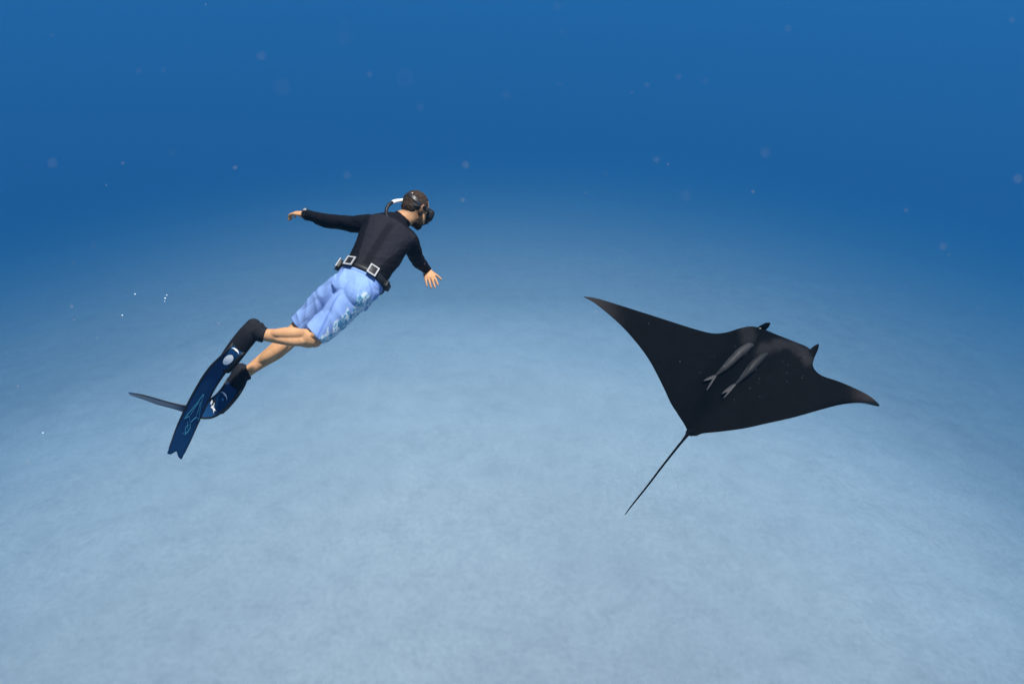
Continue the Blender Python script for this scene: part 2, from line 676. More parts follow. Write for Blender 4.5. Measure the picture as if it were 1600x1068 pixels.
# calf and knee bulk
body.tube([at(478, 522, 4.055), at(458, 520.5, 3.985), at(436, 520.5, 3.945), at(420, 521, 3.93)], S_AX, [0.022, 0.037, 0.030, 0.014], n=14)
body.tube([at(480, 532, 4.065), at(462, 532.5, 3.995), at(440, 530, 3.955), at(424, 527, 3.94)], S_AX, [0.020, 0.032, 0.026, 0.012], n=14)
body.tube([at(456, 525, 4.25), at(437, 542, 4.21), at(417, 556, 4.19), at(404, 566, 4.19)], S_AX, [0.024, 0.036, 0.032, 0.014], n=14)
body.tube([at(508, 508, 4.09), at(494, 520, 4.06), at(482, 525, 4.055)], S_AX, [0.026, 0.026, 0.016], n=12)
body.ell(at(492, 532, 4.115), (AX, AY, AZ), (0.042, 0.041, 0.046))
# gluteal mass
body.ell(at(556, 458, 4.15), (S_AX, T_AX, N_AX), (0.072, 0.088, 0.078))
body.ell(at(542, 456, 4.20), (S_AX, T_AX, N_AX), (0.065, 0.070, 0.075))
# neck, skull, face
body.tube([at(617, 350, 4.53), at(626, 344, 4.54), hd(0, -0.075, -0.028), hd(0, -0.02, -0.02)], HR, [0.066, 0.058, 0.054, 0.056], [0.066, 0.060, 0.058, 0.06])
body.ell(hd(0, 0.018, -0.008), HAX, (0.074, 0.092, 0.094))
body.ell(hd(0, -0.035, 0.036), HAX, (0.060, 0.082, 0.058))
body.ell(hd(0, -0.078, 0.040), HAX, (0.052, 0.045, 0.050))
body.ell(hd(0, -0.104, 0.066), HAX, (0.026, 0.022, 0.024))
body.tube([hd(0, 0.005, 0.092), hd(0, -0.020, 0.108), hd(0, -0.036, 0.112)], HR, [0.009, 0.012, 0.016], n=12)
body.ell(hd(0, -0.062, 0.094), HAX, (0.024, 0.006, 0.010))
body.ell(hd(0, -0.074, 0.092), HAX, (0.021, 0.007, 0.010))
body.ell(hd(0, 0.022, 0.084), HAX, (0.052, 0.012, 0.014))
for s in (-1, 1):
    e = (HR * 0.4 * s - HF * 0.9).normalized()
    body.tube([hd(s * 0.068, -0.040, 0.006), hd(s * 0.083, -0.022, -0.006), hd(s * 0.088, 0.004, -0.012), hd(s * 0.080, 0.020, 0.002), hd(s * 0.072, 0.012, 0.012)],
              HR, [0.005, 0.0065, 0.007, 0.0065, 0.005], n=10)
    body.ell(hd(s * 0.074, -0.010, 0.0), (HR, HU, HF), (0.008, 0.028, 0.014))
# hands
hand(body, at(478, 335.5, 4.72), cv(-0.86, 0.22, 0.42), cv(0.10, 0.86, -0.40), cv(0.25, 0.35, 0.85), cv(-0.62, 0.05, 0.75), (0.25, 0.50, 0.40), 0.10)
hand(body, at(667, 421, 4.93), cv(0.33, -0.78, -0.50), cv(0.05, 0.55, -0.84), cv(0.95, 0.15, 0.1), cv(0.80, -0.52, -0.1), (0.10, 0.16, 0.14), 0.06, 0.86)


def body_post(me, org):
    r = verts(me) + V3(org) - V3(HC)
    hx, hy, hz = r @ V3(HR), r @ V3(HU), r @ V3(HF)
    put_attr(me, "stubble", smoothstep(-0.105, -0.050, hy) * smoothstep(0.045, 0.015, hz) * (np.abs(hx) < 0.13) * (hz > -0.2) * (hy < 0.2))


body_o = build("body", body, M_SKIN, person, voxel=0.0042, smooth_it=3, post=body_post)

# hair and beard
hair = Shape()
hair.ell(hd(0, 0.026, -0.016), HAX, (0.0795, 0.0905, 0.092))
hair.ell(hd(0, -0.012, -0.050), HAX, (0.066, 0.062, 0.056))


def roughen(amp, scale):
    def f(me, org):
        v, n = verts(me), normals(me)
        d = np.array([noise.noise(Vector(p) * scale) + 0.5 * noise.noise(Vector(p) * scale * 2.3) for p in v])
        me.vertices.foreach_set("co", (v + n * (amp * d)[:, None]).ravel())
    return f


build("hair", hair, M_HAIR, person, voxel=0.004, smooth_it=2, post=roughen(0.0042, 75))
beard = Shape()
beard.ell(hd(0, -0.087, 0.034), HAX, (0.0548, 0.038, 0.056))
beard.ell(hd(0, -0.107, 0.066), HAX, (0.030, 0.024, 0.027))
beard.tube([hd(-0.064, -0.030, 0.014), hd(-0.058, -0.070, 0.030), hd(-0.045, -0.095, 0.050)], HF, [0.014, 0.020, 0.022], [0.006, 0.008, 0.010], n=14)
beard.tube([hd(0.064, -0.030, 0.014), hd(0.058, -0.070, 0.030), hd(0.045, -0.095, 0.050)], HF, [0.014, 0.020, 0.022], [0.006, 0.008, 0.010], n=14)
build("beard", beard, M_HAIR, person, voxel=0.004, smooth_it=2, post=roughen(0.0025, 80))

# wetsuit top
suit = Shape()
TS = TORSO[1:7] + [(566, 436.5, 4.265, 0.138, 0.102)]
suit.tube(P_(TS), S_AX, [k[3] for k in TS], [k[4] for k in TS], n=36, grow=0.007, round_ends=False)
suit.tube([at(619, 351, 4.525), at(625.5, 345, 4.54), at(629.5, 341, 4.547)], HR, [0.064, 0.062, 0.060], [0.066, 0.063, 0.061], n=28, grow=0.005, round_ends=False)
add_limb(suit, ARM_L, N_AX, grow=0.006)
add_limb(suit, ARM_R, N_AX, grow=0.006)


def suit_post(me, org):
    v, n = verts(me), normals(me)
    # soft wrinkles across elbows, armpits and waist
    w = np.array([noise.noise(Vector((p[0] * 9, p[1] * 9, p[2] * 22))) + 0.6 * noise.noise(Vector((p[0] * 30 + 3, p[1] * 30, p[2] * 55))) for p in v])
    me.vertices.foreach_set("co", (v + n * (0.0046 * w)[:, None]).ravel())
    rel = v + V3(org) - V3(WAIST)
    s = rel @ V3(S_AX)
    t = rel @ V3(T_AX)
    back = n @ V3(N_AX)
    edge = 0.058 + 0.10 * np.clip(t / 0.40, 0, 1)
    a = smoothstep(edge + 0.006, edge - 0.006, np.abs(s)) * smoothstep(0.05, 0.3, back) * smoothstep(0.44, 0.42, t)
    spine = smoothstep(0.034, 0.012, np.abs(s + 0.004)) * smoothstep(0.42, 0.34, t)  # painted shade along the spine, darkening the back panels
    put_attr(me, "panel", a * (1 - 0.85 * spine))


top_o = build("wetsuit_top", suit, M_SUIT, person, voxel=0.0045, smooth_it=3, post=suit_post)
top_o["label"] = "black long sleeved neoprene top with charcoal back panels"

# board shorts
sh = Shape()
HS = [(569, 432, 4.28, 0.138, 0.106), (566, 436, 4.27, 0.139, 0.109), (554, 451, 4.22, 0.132, 0.116), (544, 466, 4.19, 0.128, 0.114)]
sh.tube(P_(HS), S_AX, [k[3] for k in HS], [k[4] for k in HS], n=36, grow=0.010, round_ends=False)
SR = [(557, 455, 4.20, 0.096, 0.104), (543, 472, 4.16, 0.090, 0.098), (521, 496, 4.14, 0.080, 0.086), (504, 513, 4.125, 0.073, 0.078), (492, 523, 4.115, 0.069, 0.075)]
SL = [(541, 447, 4.22, 0.092, 0.102), (522, 461, 4.24, 0.088, 0.096), (498, 483, 4.28, 0.082, 0.086), (481, 499, 4.295, 0.074, 0.078), (470, 509, 4.30, 0.069, 0.074)]
for k in (SR, SL):
    sh.tube(P_(k), S_AX, [x[3] for x in k], [x[4] for x in k], n=28, grow=0.010, round_ends=False)
sh.ell(at(543, 466, 4.20), (S_AX, T_AX, N_AX), (0.118, 0.11, 0.105))
sh.ell(at(557, 457, 4.145), (S_AX, T_AX, N_AX), (0.092, 0.108, 0.094))
sh.ell(at(541, 452, 4.175), (S_AX, T_AX, N_AX), (0.088, 0.092, 0.094))


def shorts_post(me, org):
    v, n = verts(me), normals(me)
    W = v + V3(org)
    def axis(a, b):
        A, B = V3(at(*a)), V3(at(*b))
        ax = (B - A) / np.linalg.norm(B - A)
        r = W - A
        return r @ ax, r @ V3(S_AX), np.linalg.norm(r - np.outer(r @ ax, ax), axis=1)
    tr, sr, dr = axis((562, 452, 4.20), (490, 524, 4.115))
    tl, sl, dl = axis((534, 440, 4.22), (466, 510, 4.30))
    right = dr < dl
    fold = np.zeros(len(v))
    for i, p in enumerate(W):
        q = Vector(p)
        fold[i] = 1.1 * (1 - abs(noise.noise(Vector((q.dot(S_AX) * 7 + 5, q.dot(T_AX) * 10 + q.dot(S_AX) * 12, q.dot(N_AX) * 5))))) ** 4 \
            - 0.8 * (1 - abs(noise.noise(Vector((q.dot(S_AX) * 13 - 2, q.dot(T_AX) * 8 - q.dot(S_AX) * 7, 3.1))))) ** 6 \
            + 0.35 * noise.noise(q * 17)
    ed = np.empty(len(me.edges) * 2, np.int64)
    me.edges.foreach_get("vertices", ed)
    ed = ed.reshape(-1, 2)
    cnt = np.bincount(ed.ravel(), minlength=len(v)).astype(float)
    for _ in range(9):
        acc = np.bincount(ed[:, 0], fold[ed[:, 1]], len(v)) + np.bincount(ed[:, 1], fold[ed[:, 0]], len(v))
        fold = 0.4 * fold + 0.6 * acc / np.maximum(cnt, 1)
    rel = W - V3(WAIST)
    band = smoothstep(-0.055, -0.03, rel @ V3(T_AX))
    me.vertices.foreach_set("co", (v + n * ((0.0075 * fold - 0.003) * (1 - band))[:, None]).ravel())
    n = normals(me)
    out_r = n @ V3(S_AX)
    side = np.where(right, smoothstep(0.48, 0.64, out_r) * smoothstep(-0.02, 0.02, tr), 0.0)
    put_attr(me, "side_panel", 0.85 * side * (1 - band))
    seam = np.where(right, np.exp(-((sr + 0.075) / 0.006) ** 2) * smoothstep(0.1, 0.14, tr) * 0.6, 0)
    seam = np.maximum(seam, 0.7 * np.exp(-(((rel @ V3(T_AX)) + 0.052) / 0.0045) ** 2))
    put_attr(me, "seam", seam)


shorts_o = build("board_shorts", sh, M_SHORT, person, voxel=0.0036, smooth_it=4, post=shorts_post)
shorts_o["label"] = "periwinkle blue board shorts with a white and teal side panel"

# weight belt
belt_c = at(567.5, 434, 4.272)
BW, BD = 0.150, 0.116


def belt_pt(th, out=0.0, up=0.0):
    tan_n = S_AX * (math.cos(th) / BW) + N_AX * (math.sin(th) / BD)
    tan_n.normalize()
    return belt_c + S_AX * BW * math.cos(th) + N_AX * BD * math.sin(th) + tan_n * out + T_AX * up, tan_n


bl = Shape()
rows = []
for up, out in ((-0.025, 0.0), (-0.025, 0.006), (0.025, 0.006), (0.025, 0.0)):
    rows.append([belt_pt(2 * math.pi * i / 64, out, up)[0] for i in range(64)])
rows.append(rows[0])
bl.rings([np.array([V3(p) for p in r]) for r in rows], cap=False)
belt_o = build("weight_belt", bl, M_RUBBER, person)
for th in (math.radians(124), math.radians(70), math.radians(172)):
    p, nn = belt_pt(th, 0.017)
    tt = T_AX.cross(nn).normalized()
    blk = Shape().box(p, (tt, T_AX, nn), (0.026, 0.030, 0.012))
    wgt = build("belt_weight", blk, M_RUBBER, belt_o, bevel=0.004)
    fr = Shape()
    p2, _ = belt_pt(th, 0.030)
    for i in (-1, 1):
        fr.box(p2 + tt * 0.026 * i, (tt, T_AX, nn), (0.0045, 0.0335, 0.003))
        fr.box(p2 + T_AX * 0.029 * i, (tt, T_AX, nn), (0.0213, 0.0045, 0.0027))
    build("keeper_frame", fr, M_STEEL, wgt, shade=False)
p, nn = belt_pt(math.radians(14), 0.016)
tt = T_AX.cross(nn).normalized()
build("belt_clip", Shape().box(p, (tt, T_AX, nn), (0.030, 0.022, 0.013)), M_RUBBER, belt_o, bevel=0.004)

# wrist watch
wp = at(480, 336, 4.715)
wd = (at(478, 335.5, 4.72) - at(490, 338.5, 4.68)).normalized()
wt = cv(0.05, 0.6, -0.8)
wt = (wt - wd * wt.dot(wd)).normalized()
wb = wd.cross(wt)
wsh = Shape()
rows = []
for x, r in ((-0.013, 0.034), (-0.013, 0.038), (0.013, 0.037), (0.013, 0.033)):
    rows.append(np.array([V3(wp + wd * x + wt * r * math.cos(a) + wb * r * math.sin(a)) for a in np.linspace(0, 2 * math.pi, 28, endpoint=False)]))
rows.append(rows[0])
watch = build("wrist_watch", wsh.rings(rows, cap=False), M_RUBBER, person)
fc = Shape().tube([wp + wt * 0.034, wp + wt * 0.047], wd, [0.021, 0.019], n=24, round_ends=False)
build("watch_case", fc, M_STRAP, watch)
fc = Shape().tube([wp + wt * 0.0475, wp + wt * 0.0485], wd, [0.014, 0.014], n=24, round_ends=False)
build("watch_dial", fc, mat("grey_dial", (0.25, 0.27, 0.30), 0.3, 0.4), watch)

# dive mask: frame, lens, split strap
mk = Shape()
prof = [(0.064, 0.040, 0.070), (0.072, 0.048, 0.092), (0.074, 0.050, 0.112), (0.068, 0.045, 0.128)]
rows = []
for hw_, hh, z in prof:
    rows.append(np.array([V3(hd(hw_ * math.copysign(abs(math.cos(a)) ** 0.7, math.cos(a)),
                              -0.002 + hh * math.copysign(abs(math.sin(a)) ** 0.7, math.sin(a)), z - 0.25 * abs(hw_ * math.cos(a)) ** 1.3))
                          for a in np.linspace(0, 2 * math.pi, 40, endpoint=False)]))
mk.rings(rows)
mk.ell(hd(0, -0.040, 0.118), HAX, (0.020, 0.022, 0.020))
mask_o = build("dive_mask", mk, M_RUBBER, person, voxel=0.004, smooth_it=2)
for s in (-1, 1):
    ln = Shape().ell(hd(s * 0.032, 0.006, 0.118), HAX, (0.026, 0.028, 0.008))
    build("lens", ln, M_LENS, mask_o)


def strap(elev):
    """band from temple to temple round the back of the head"""
    s_ = Shape()
    rows_ = []
    for i in range(49):
        a = math.radians(-42 + 264 * i / 48)             # right temple, round the back, left temple
        k = max(0.0, math.sin(a))
        y = 0.008 + elev * k ** 1.2
        f = math.sqrt(1 - ((y - 0.026) / 0.0905) ** 2)
        c = hd((0.0795 * f + 0.0045) * math.cos(a), y, -0.016 - (0.092 * f + 0.0045) * math.sin(a))
        out = (HR * math.cos(a) - HF * math.sin(a)).normalized()
        hgt = (HU - out * 0.25 * k * (1 if elev > 0 else -0.5)).normalized()
        rows_.append(np.array([V3(c + hgt * 0.0115 * u + out * 0.0032 * v_) for u, v_ in ((-1, -1), (1, -1), (1, 1), (-1, 1))]))
    s_.rings(rows_)
    return s_


build("strap", strap(-0.030), M_STRAP, mask_o, shade=False)
build("strap", strap(0.045), M_STRAP, mask_o, shade=False)
for s in (-1, 1):
    b = Shape().box(hd(s * 0.083, 0.010, 0.045), HAX, (0.006, 0.014, 0.016))
    build("strap_buckle", b, M_STRAP, mask_o, bevel=0.003)
build("strap_clip", Shape().box(hd(0.026, 0.068, -0.088), HAX, (0.010, 0.0035, 0.004)), M_WHITE, mask_o)

# snorkel bending behind the head
SN = [(664, 334, 4.74), (650, 322, 4.76), (636, 314, 4.68), (626, 313.5, 4.58), (616, 315, 4.51), (607.5, 320, 4.47), (603.5, 329, 4.45), (604.5, 339, 4.42), (609, 348, 4.40)]
snp = catmull(np.array([V3(at(*k)) for k in SN]), 60)
sn = Shape().tube([Vector(p) for p in snp[::3]], V3(N_AX), [0.0115] * 20, n=14, steps=2)
snork = build("snorkel", sn, M_RUBBER, person)
snork["label"] = "bent black snorkel with a white band"
wb_ = Shape().tube([Vector(p) for p in snp[17:33:3]], V3(N_AX), [0.0128] * 6, n=14, steps=3, round_ends=False)
build("white_band", wb_, M_WHITE, snork)
build("mouthpiece", Shape().tube([Vector(snp[0]), hd(0.0, -0.068, 0.105)], V3(N_AX), [0.011, 0.010], n=12), M_RUBBER, snork)

# small logo at the nape
lg = Shape().tube([at(608, 346.5, 4.405), at(611, 344.6, 4.41), at(614, 344.4, 4.415)], V3(N_AX), [0.003, 0.005, 0.002], n=8)
build("neck_logo", lg, M_WHITE, top_o)


# ------------------------------------------------------------------ long-blade fins
class Blade:
    def __init__(self, pairs, notch=0.0, nu=70, nv=12):
        A = catmull([V3(at(*p[0])) for p in pairs], nu)
        B = catmull([V3(at(*p[1])) for p in pairs], nu)
        self.A, self.B, self.nu = A, B, nu
        self.G = np.zeros((nu, nv + 1, 3))
        for j in range(nv + 1):
            f = j / nv
            self.G[:, j] = A * (1 - f) + B * f
        if notch:
            for i in range(nu):
                k = smoothstep(0.72, 1.0, i / (nu - 1))
                d = self.A[-1] - self.A[-8]
                d /= np.linalg.norm(d)
                for j in range(nv + 1):
                    f = j / nv
                    self.G[i, j] -= d * notch * math.exp(-((f - 0.5) / 0.20) ** 2) * k
        self.nv = nv
        du = np.gradient(self.G, axis=0)
        dv = np.gradient(self.G, axis=1)
        n = np.cross(du, dv)
        n /= np.linalg.norm(n, axis=2)[..., None]
        mid = n[5, nv // 2]
        if mid @ V3(AZ) > 0:
            n = -n
        self.N = n

    def shape(self, th=0.0025):
        s = Shape()
        nu, w = self.nu, self.nv + 1
        s.v = [tuple(p) for p in (self.G + self.N * th).reshape(-1, 3)] + [tuple(p) for p in (self.G - self.N * th).reshape(-1, 3)]
        o = nu * w
        for i in range(nu - 1):
            for j in range(self.nv):
                a = i * w + j
                s.f.append((a, a + 1, a + w + 1, a + w))
                s.f.append((o + a, o + a + w, o + a + w + 1, o + a + 1))
        for i in range(nu - 1):
            for j in (0, self.nv):
                a = i * w + j
                s.f.append((a, a + w, o + a + w, o + a))
        for i in (0, nu - 1):
            for j in range(self.nv):
                a = i * w + j
                s.f.append((a, a + 1, o + a + 1, o + a))
        return s

    def pt(self, u, v, h):
        i = min(max(u, 0), 1) * (self.nu - 1)
        j = min(max(v, 0), 1) * self.nv
        i0, j0 = min(int(i), self.nu - 2), min(int(j), self.nv - 1)
        fi, fj = i - i0, j - j0
        def s(Q):
            return (Q[i0, j0] * (1 - fi) * (1 - fj) + Q[i0 + 1, j0] * fi * (1 - fj) + Q[i0, j0 + 1] * (1 - fi) * fj + Q[i0 + 1, j0 + 1] * fi * fj)
        return s(self.G) + s(self.N) * h

    def decal(self, name, polys, m, parent, h=0.0045, th=0.001):
        """polys: list of outlines in (u, v); each becomes a thin raised print, split in a fan from its centre"""
        s = Shape()
        for poly in polys:
            b = len(s.v)
            cu, cv_ = np.mean(poly, 0)
            s.v.append(tuple(self.pt(cu, cv_, h)))
            for f in (0.5, 1.0):
                for u, v in poly:
                    s.v.append(tuple(self.pt(cu + (u - cu) * f, cv_ + (v - cv_) * f, h)))
            n = len(poly)
            for k in range(n):
                a, c = b + 1 + k, b + 1 + (k + 1) % n
                s.f.append((b, a, c))
                s.f.append((a, a + n, c + n, c))
        return build(name, s, m, parent)

    def lines(self, name, lines, m, parent, r=0.0016, h=0.0035):
        s = Shape()
        for ln in lines:
            pts = [Vector(self.pt(u, v, h)) for u, v in ln]
            s.tube(pts, V3(AX), [r] * len(pts), n=6, steps=2)
        return build(name, s, m, parent)


def make_fin(pairs, notch, foot, cuff, label):
    bl_ = Blade(pairs, notch)
    fin = build("swim_fin", bl_.shape(), M_BLADE, person)
    fin["label"] = label
    for E in (bl_.G[:, 0], bl_.G[:, -1]):
        k = E[::6]
        t = Shape().tube([Vector(p) for p in k], V3(AZ), [0.0085 - 0.0055 * i / len(k) for i in range(len(k))], n=8, steps=3)
        build("side_rail", t, M_RUBBER, fin)
    pk = Shape()
    add_limb(pk, foot, S_AX, grow=0.014)
    ck = cuff
    pk.tube(P_(ck), S_AX, [x[3] for x in ck], n=22, grow=0.010, round_ends=False)
    build("foot_pocket", pk, M_SOCK, fin, voxel=0.004, smooth_it=4)
    return fin, bl_


PR = [((366, 533, 3.93), (383, 549, 3.95)), ((361, 541, 3.885), (377, 554, 3.91)), ((346, 556, 3.885), (364, 567, 3.925)), ((326, 576, 3.92), (348, 587, 3.98)), ((310, 600, 3.95), (334, 609, 4.02)),
      ((294, 629, 3.98), (321, 636, 4.07)), ((279, 660, 4.01), (309, 662, 4.11)), ((270, 684, 4.03), (297, 689, 4.13)), ((261.5, 708, 4.05), (283.5, 717, 4.14))]
fin_r, BR = make_fin(PR, 0.035, [FOOT_R[0], FOOT_R[1], FOOT_R[2], (360, 559, 3.96, 0.042, 0.022), (349, 574, 3.965, 0.036, 0.008)], [(399, 514, 3.93, 0.046), (407, 521, 3.935, 0.038), (414, 523.5, 3.94, 0.036)],
                      "long navy fin blade hanging down with a white oval")
PL = [((358, 590, 4.19), (375, 608, 4.18)), ((352, 599, 4.135), (369, 618, 4.115)), ((343, 612, 4.15), (357, 633, 4.11)), ((330, 623, 4.24), (340, 648, 4.17)), ((316, 630, 4.29), (323, 653, 4.19)),
      ((302, 634, 4.30), (303, 650, 4.24)), ((285, 633, 4.27), (286, 642, 4.34)), ((262, 628, 4.26), (263, 635, 4.42)), ((238, 621, 4.27), (240, 629, 4.45)),
      ((219, 616, 4.29), (222, 622, 4.47)), ((201, 613, 4.32), (204, 617, 4.47))]
fin_l, BL = make_fin(PL, 0.0, [FOOT_L[0], FOOT_L[1], FOOT_L[2], (350, 626, 4.21, 0.040, 0.020), (340, 638, 4.23, 0.034, 0.008)], [(379, 582, 4.19, 0.044), (384, 582, 4.195, 0.040), (388.5, 580.5, 4.20, 0.036)],
                      "long navy fin blade curling back edge-on with a white shark print")


def oval(cu, cv_, ru, rv, n=20):
    return [(cu + ru * math.cos(a), cv_ + rv * math.sin(a)) for a in np.linspace(0, 2 * math.pi, n, endpoint=False)]


def chevron(cu, cv_, ru, rv, w=0.012):
    o = [(cu + ru * (1 - x * x) - ru * 0.5, cv_ + rv * x) for x in np.linspace(-1, 1, 9)]
    i = [(u - w * (1.1 - abs(x)), v) for (u, v), x in zip(o, np.linspace(-1, 1, 9))]
    quads = []
    for k in range(8):
        quads.append([o[k], o[k + 1], i[k + 1], i[k]])
    return quads


BR.decal("chevron_print", chevron(0.125, 0.45, -0.024, 0.36, -0.018), M_WHITE, fin_r, h=0.010)
BR.decal("oval_print", [oval(0.235, 0.52, 0.050, 0.30)], M_WHITE, fin_r, h=0.012)
ln = []
for s in (-1, 1):
    c0 = 0.56
    ln.append([(0.55, c0 + 0.02 * s), (0.60, c0 + 0.10 * s), (0.655, c0 + 0.22 * s), (0.70, c0 + 0.34 * s), (0.72, c0 + 0.36 * s)])
    ln.append([(0.72, c0 + 0.36 * s), (0.70, c0 + 0.20 * s), (0.715, c0 + 0.12 * s), (0.74, c0 + 0.02 * s)])
    ln.append([(0.60, c0 + 0.04 * s), (0.65, c0 + 0.12 * s), (0.69, c0 + 0.16 * s)])
    ln.append([(0.76, c0 + 0.05 * s), (0.79, c0 + 0.12 * s), (0.82, c0 + 0.06 * s), (0.85, c0 + 0.01 * s)])
for k in range(9):
    u, v = 0.74 + 0.012 * k, 0.42 + 0.035 * ((k * 5) % 8)
    ln.append([(u, v), (u + 0.012, v + 0.03)])
BR.lines("line_print", ln, M_LINE, fin_r)
BL.decal("chevron_print", chevron(0.165, 0.45, -0.022, 0.32, -0.014), M_WHITE, fin_l, h=0.012)
BL.decal("shark_print", [[(0.285, 0.08), (0.297, 0.26), (0.275, 0.34), (0.292, 0.46), (0.298, 0.64), (0.290, 0.80), (0.308, 0.72), (0.322, 0.86), (0.312, 0.60), (0.326, 0.46), (0.312, 0.40), (0.316, 0.22)]], M_WHITE, fin_l, h=0.006)
BL.decal("badge_print", [oval(0.20, 0.55, 0.008, 0.10, 10)], M_LINE, fin_l, h=0.012)

# ------------------------------------------------------------------ manta ray
MD = 6.0


def manta_depth(px, py):
    sc = FPX / MD
    return MD - 0.153 * (px - 1157) / sc + 0.845 * (575 - py) / sc


def mp(x, y):
    return 900 + x / 2.81, 440 + y / 2.81


LE = [(33, 64), (100, 75), (250, 121), (400, 169), (520, 207), (600, 226), (660, 222), (720, 204), (765, 196), (812, 204), (880, 232), (950, 260),
      (1020, 290), (1046, 325), (1040, 362), (1052, 390), (1085, 414), (1150, 436), (1225, 467), (1288, 500), (1322, 528), (1334, 543)]
TE = [(33, 66), (90, 100), (185, 180), (255, 255), (320, 342), (375, 445), (415, 530), (448, 583), (472, 620), (484, 643), (490, 660), (503, 674),
      (528, 676), (560, 665), (640, 657), (740, 643), (850, 619), (960, 594), (1080, 560), (1170, 538), (1250, 533), (1326, 547)]
NS, NC = 220, 64
le = catmull([mp(*p) for p in LE], NS)
te = catmull([mp(*p) for p in TE], NS)
kk = np.linspace(0, len(LE) - 1, NS)
N_PL = cv(-0.235, 0.745, -0.625).normalized()
base = np.zeros((NS, NC, 3))
pix = np.zeros((NS, NC, 2))
cc = 0.5 - 0.5 * np.cos(np.linspace(0, math.pi, NC))
for i in range(NS):
    for j in range(NC):
        p = le[i] * (1 - cc[j]) + te[i] * cc[j]
        d = manta_depth(*p)
        ql, qr = max(0, (7 - kk[i]) / 7), max(0, (kk[i] - 14) / 7)
        d += -0.30 * ql ** 2 + 0.22 * qr ** 2
        base[i, j] = at(p[0], p[1], d)
        pix[i, j] = p
du, dv = np.gradient(base, axis=0), np.gradient(base, axis=1)
nn = np.cross(du, dv)
nn /= np.maximum(np.linalg.norm(nn, axis=2), 1e-9)[..., None]
nn[(nn @ V3(N_PL)) < 0] *= -1
chord = np.linalg.norm(base[:, 0] - base[:, -1], axis=1)
T = 0.085 * np.exp(-((kk - 10.9) / 2.9) ** 2) + 0.030 * np.clip(chord, 0, 1) + 0.002
prof = np.maximum(cc ** 0.55 * (1 - cc) ** 0.9 * 1.75, 0.0)
up = base + nn * (T[:, None] * prof[None, :])[..., None]
lo = base - nn * (T[:, None] * prof[None, :] * 0.8)[..., None]
ms = Shape()
ms.v = [tuple(p) for p in up.reshape(-1, 3)] + [tuple(p) for p in lo.reshape(-1, 3)]
o = NS * NC
for i in range(NS - 1):
    for j in range(NC - 1):
        a = i * NC + j
        ms.f.append((a, a + 1, a + NC + 1, a + NC))
        ms.f.append((o + a, o + a + NC, o + a + NC + 1, o + a + 1))


def seg_dist(P, line):
    d = np.full(len(P), 1e9)
    for a, b in zip(line[:-1], line[1:]):
        a, b = np.array(a, float), np.array(b, float)
        t = np.clip(((P - a) @ (b - a)) / ((b - a) @ (b - a)), 0, 1)
        d = np.minimum(d, np.linalg.norm(P - (a + t[:, None] * (b - a)), axis=1))
    return d


def q6(x, y):
    return 1080 + x / 7.12, 490 + y / 7.12


PP = pix.reshape(-1, 2)
PP = PP + np.array([[6 * noise.noise(Vector((a * 0.06, b * 0.06, 0))) + 3 * noise.noise(Vector((a * 0.2, b * 0.2, 5))), 6 * noise.noise(Vector((a * 0.06, b * 0.06, 9)))] for a, b in PP])
band_r = seg_dist(PP, [q6(760, 470), q6(880, 405), q6(1000, 365), q6(1120, 385), q6(1230, 445), q6(1320, 510)])
band_l = seg_dist(PP, [q6(600, 200), q6(640, 240), q6(610, 300)])
patch = np.maximum(0.85 * smoothstep(15, 3, band_r), 0.7 * smoothstep(17, 3, band_l))
patch = np.maximum(patch, 0.7 * smoothstep(8, 2, seg_dist(PP, [q6(1320, 500), q6(1345, 540), q6(1250, 560)])))
tips = np.maximum(smoothstep(985, 920, PP[:, 0]) * 0.85, smoothstep(1315, 1365, PP[:, 0]) * 0.8)
rim = smoothstep(0.03, 0.12, cc) * smoothstep(0.97, 0.88, cc)
under = np.concatenate([np.zeros(o), (rim[None, :] * smoothstep(0, 18, np.minimum(np.arange(NS), NS - 1 - np.arange(NS)))[:, None]).ravel()])
M_MANTA = mat("manta_skin", (0.008, 0.009, 0.011), 0.7, 0.03)
co = objcoord(M_MANTA)
vor = nd(M_MANTA, "ShaderNodeTexVoronoi")
vor.inputs["Scale"].default_value = 16
lk(M_MANTA, co, vor.inputs["Vector"])
spk = ramp(M_MANTA, vor.outputs["Distance"], [(0.07, (1, 1, 1)), (0.14, (0, 0, 0))])
gate = ramp(M_MANTA, ntex(M_MANTA, 3.0, 2, 0.5, co), [(0.50, (0, 0, 0)), (0.62, (1, 1, 1))])
gm = nd(M_MANTA, "ShaderNodeMath", operation='MULTIPLY')
lk(M_MANTA, spk, gm.inputs[0]); lk(M_MANTA, gate, gm.inputs[1])
gm2 = nd(M_MANTA, "ShaderNodeMath", operation='MULTIPLY')
lk(M_MANTA, gm.outputs[0], gm2.inputs[0]); gm2.inputs[1].default_value = 0.45
bc = mixc(M_MANTA, ntex(M_MANTA, 5, 5, 0.65, co), (0.0004, 0.0007, 0.0011), (0.0030, 0.0036, 0.0046))
pn = nd(M_MANTA, "ShaderNodeMath", operation='MULTIPLY')
lk(M_MANTA, attr(M_MANTA, "patch"), pn.inputs[0])
lk(M_MANTA, ramp(M_MANTA, ntex(M_MANTA, 9, 4, 0.6, co), [(0.25, (0.55, 0.55, 0.55)), (0.7, (1, 1, 1))]), pn.inputs[1])
c = mixc(M_MANTA, pn.outputs[0], bc, (0.020, 0.0195, 0.022))
c = mixc(M_MANTA, attr(M_MANTA, "tip"), c, (0.030, 0.028, 0.028))
c = mixc(M_MANTA, gm2.outputs[0], c, (0.045, 0.05, 0.055))
c = mixc(M_MANTA, attr(M_MANTA, "under"), c, (0.45, 0.45, 0.44))
lk(M_MANTA, c, bsdf(M_MANTA).inputs["Base Color"])
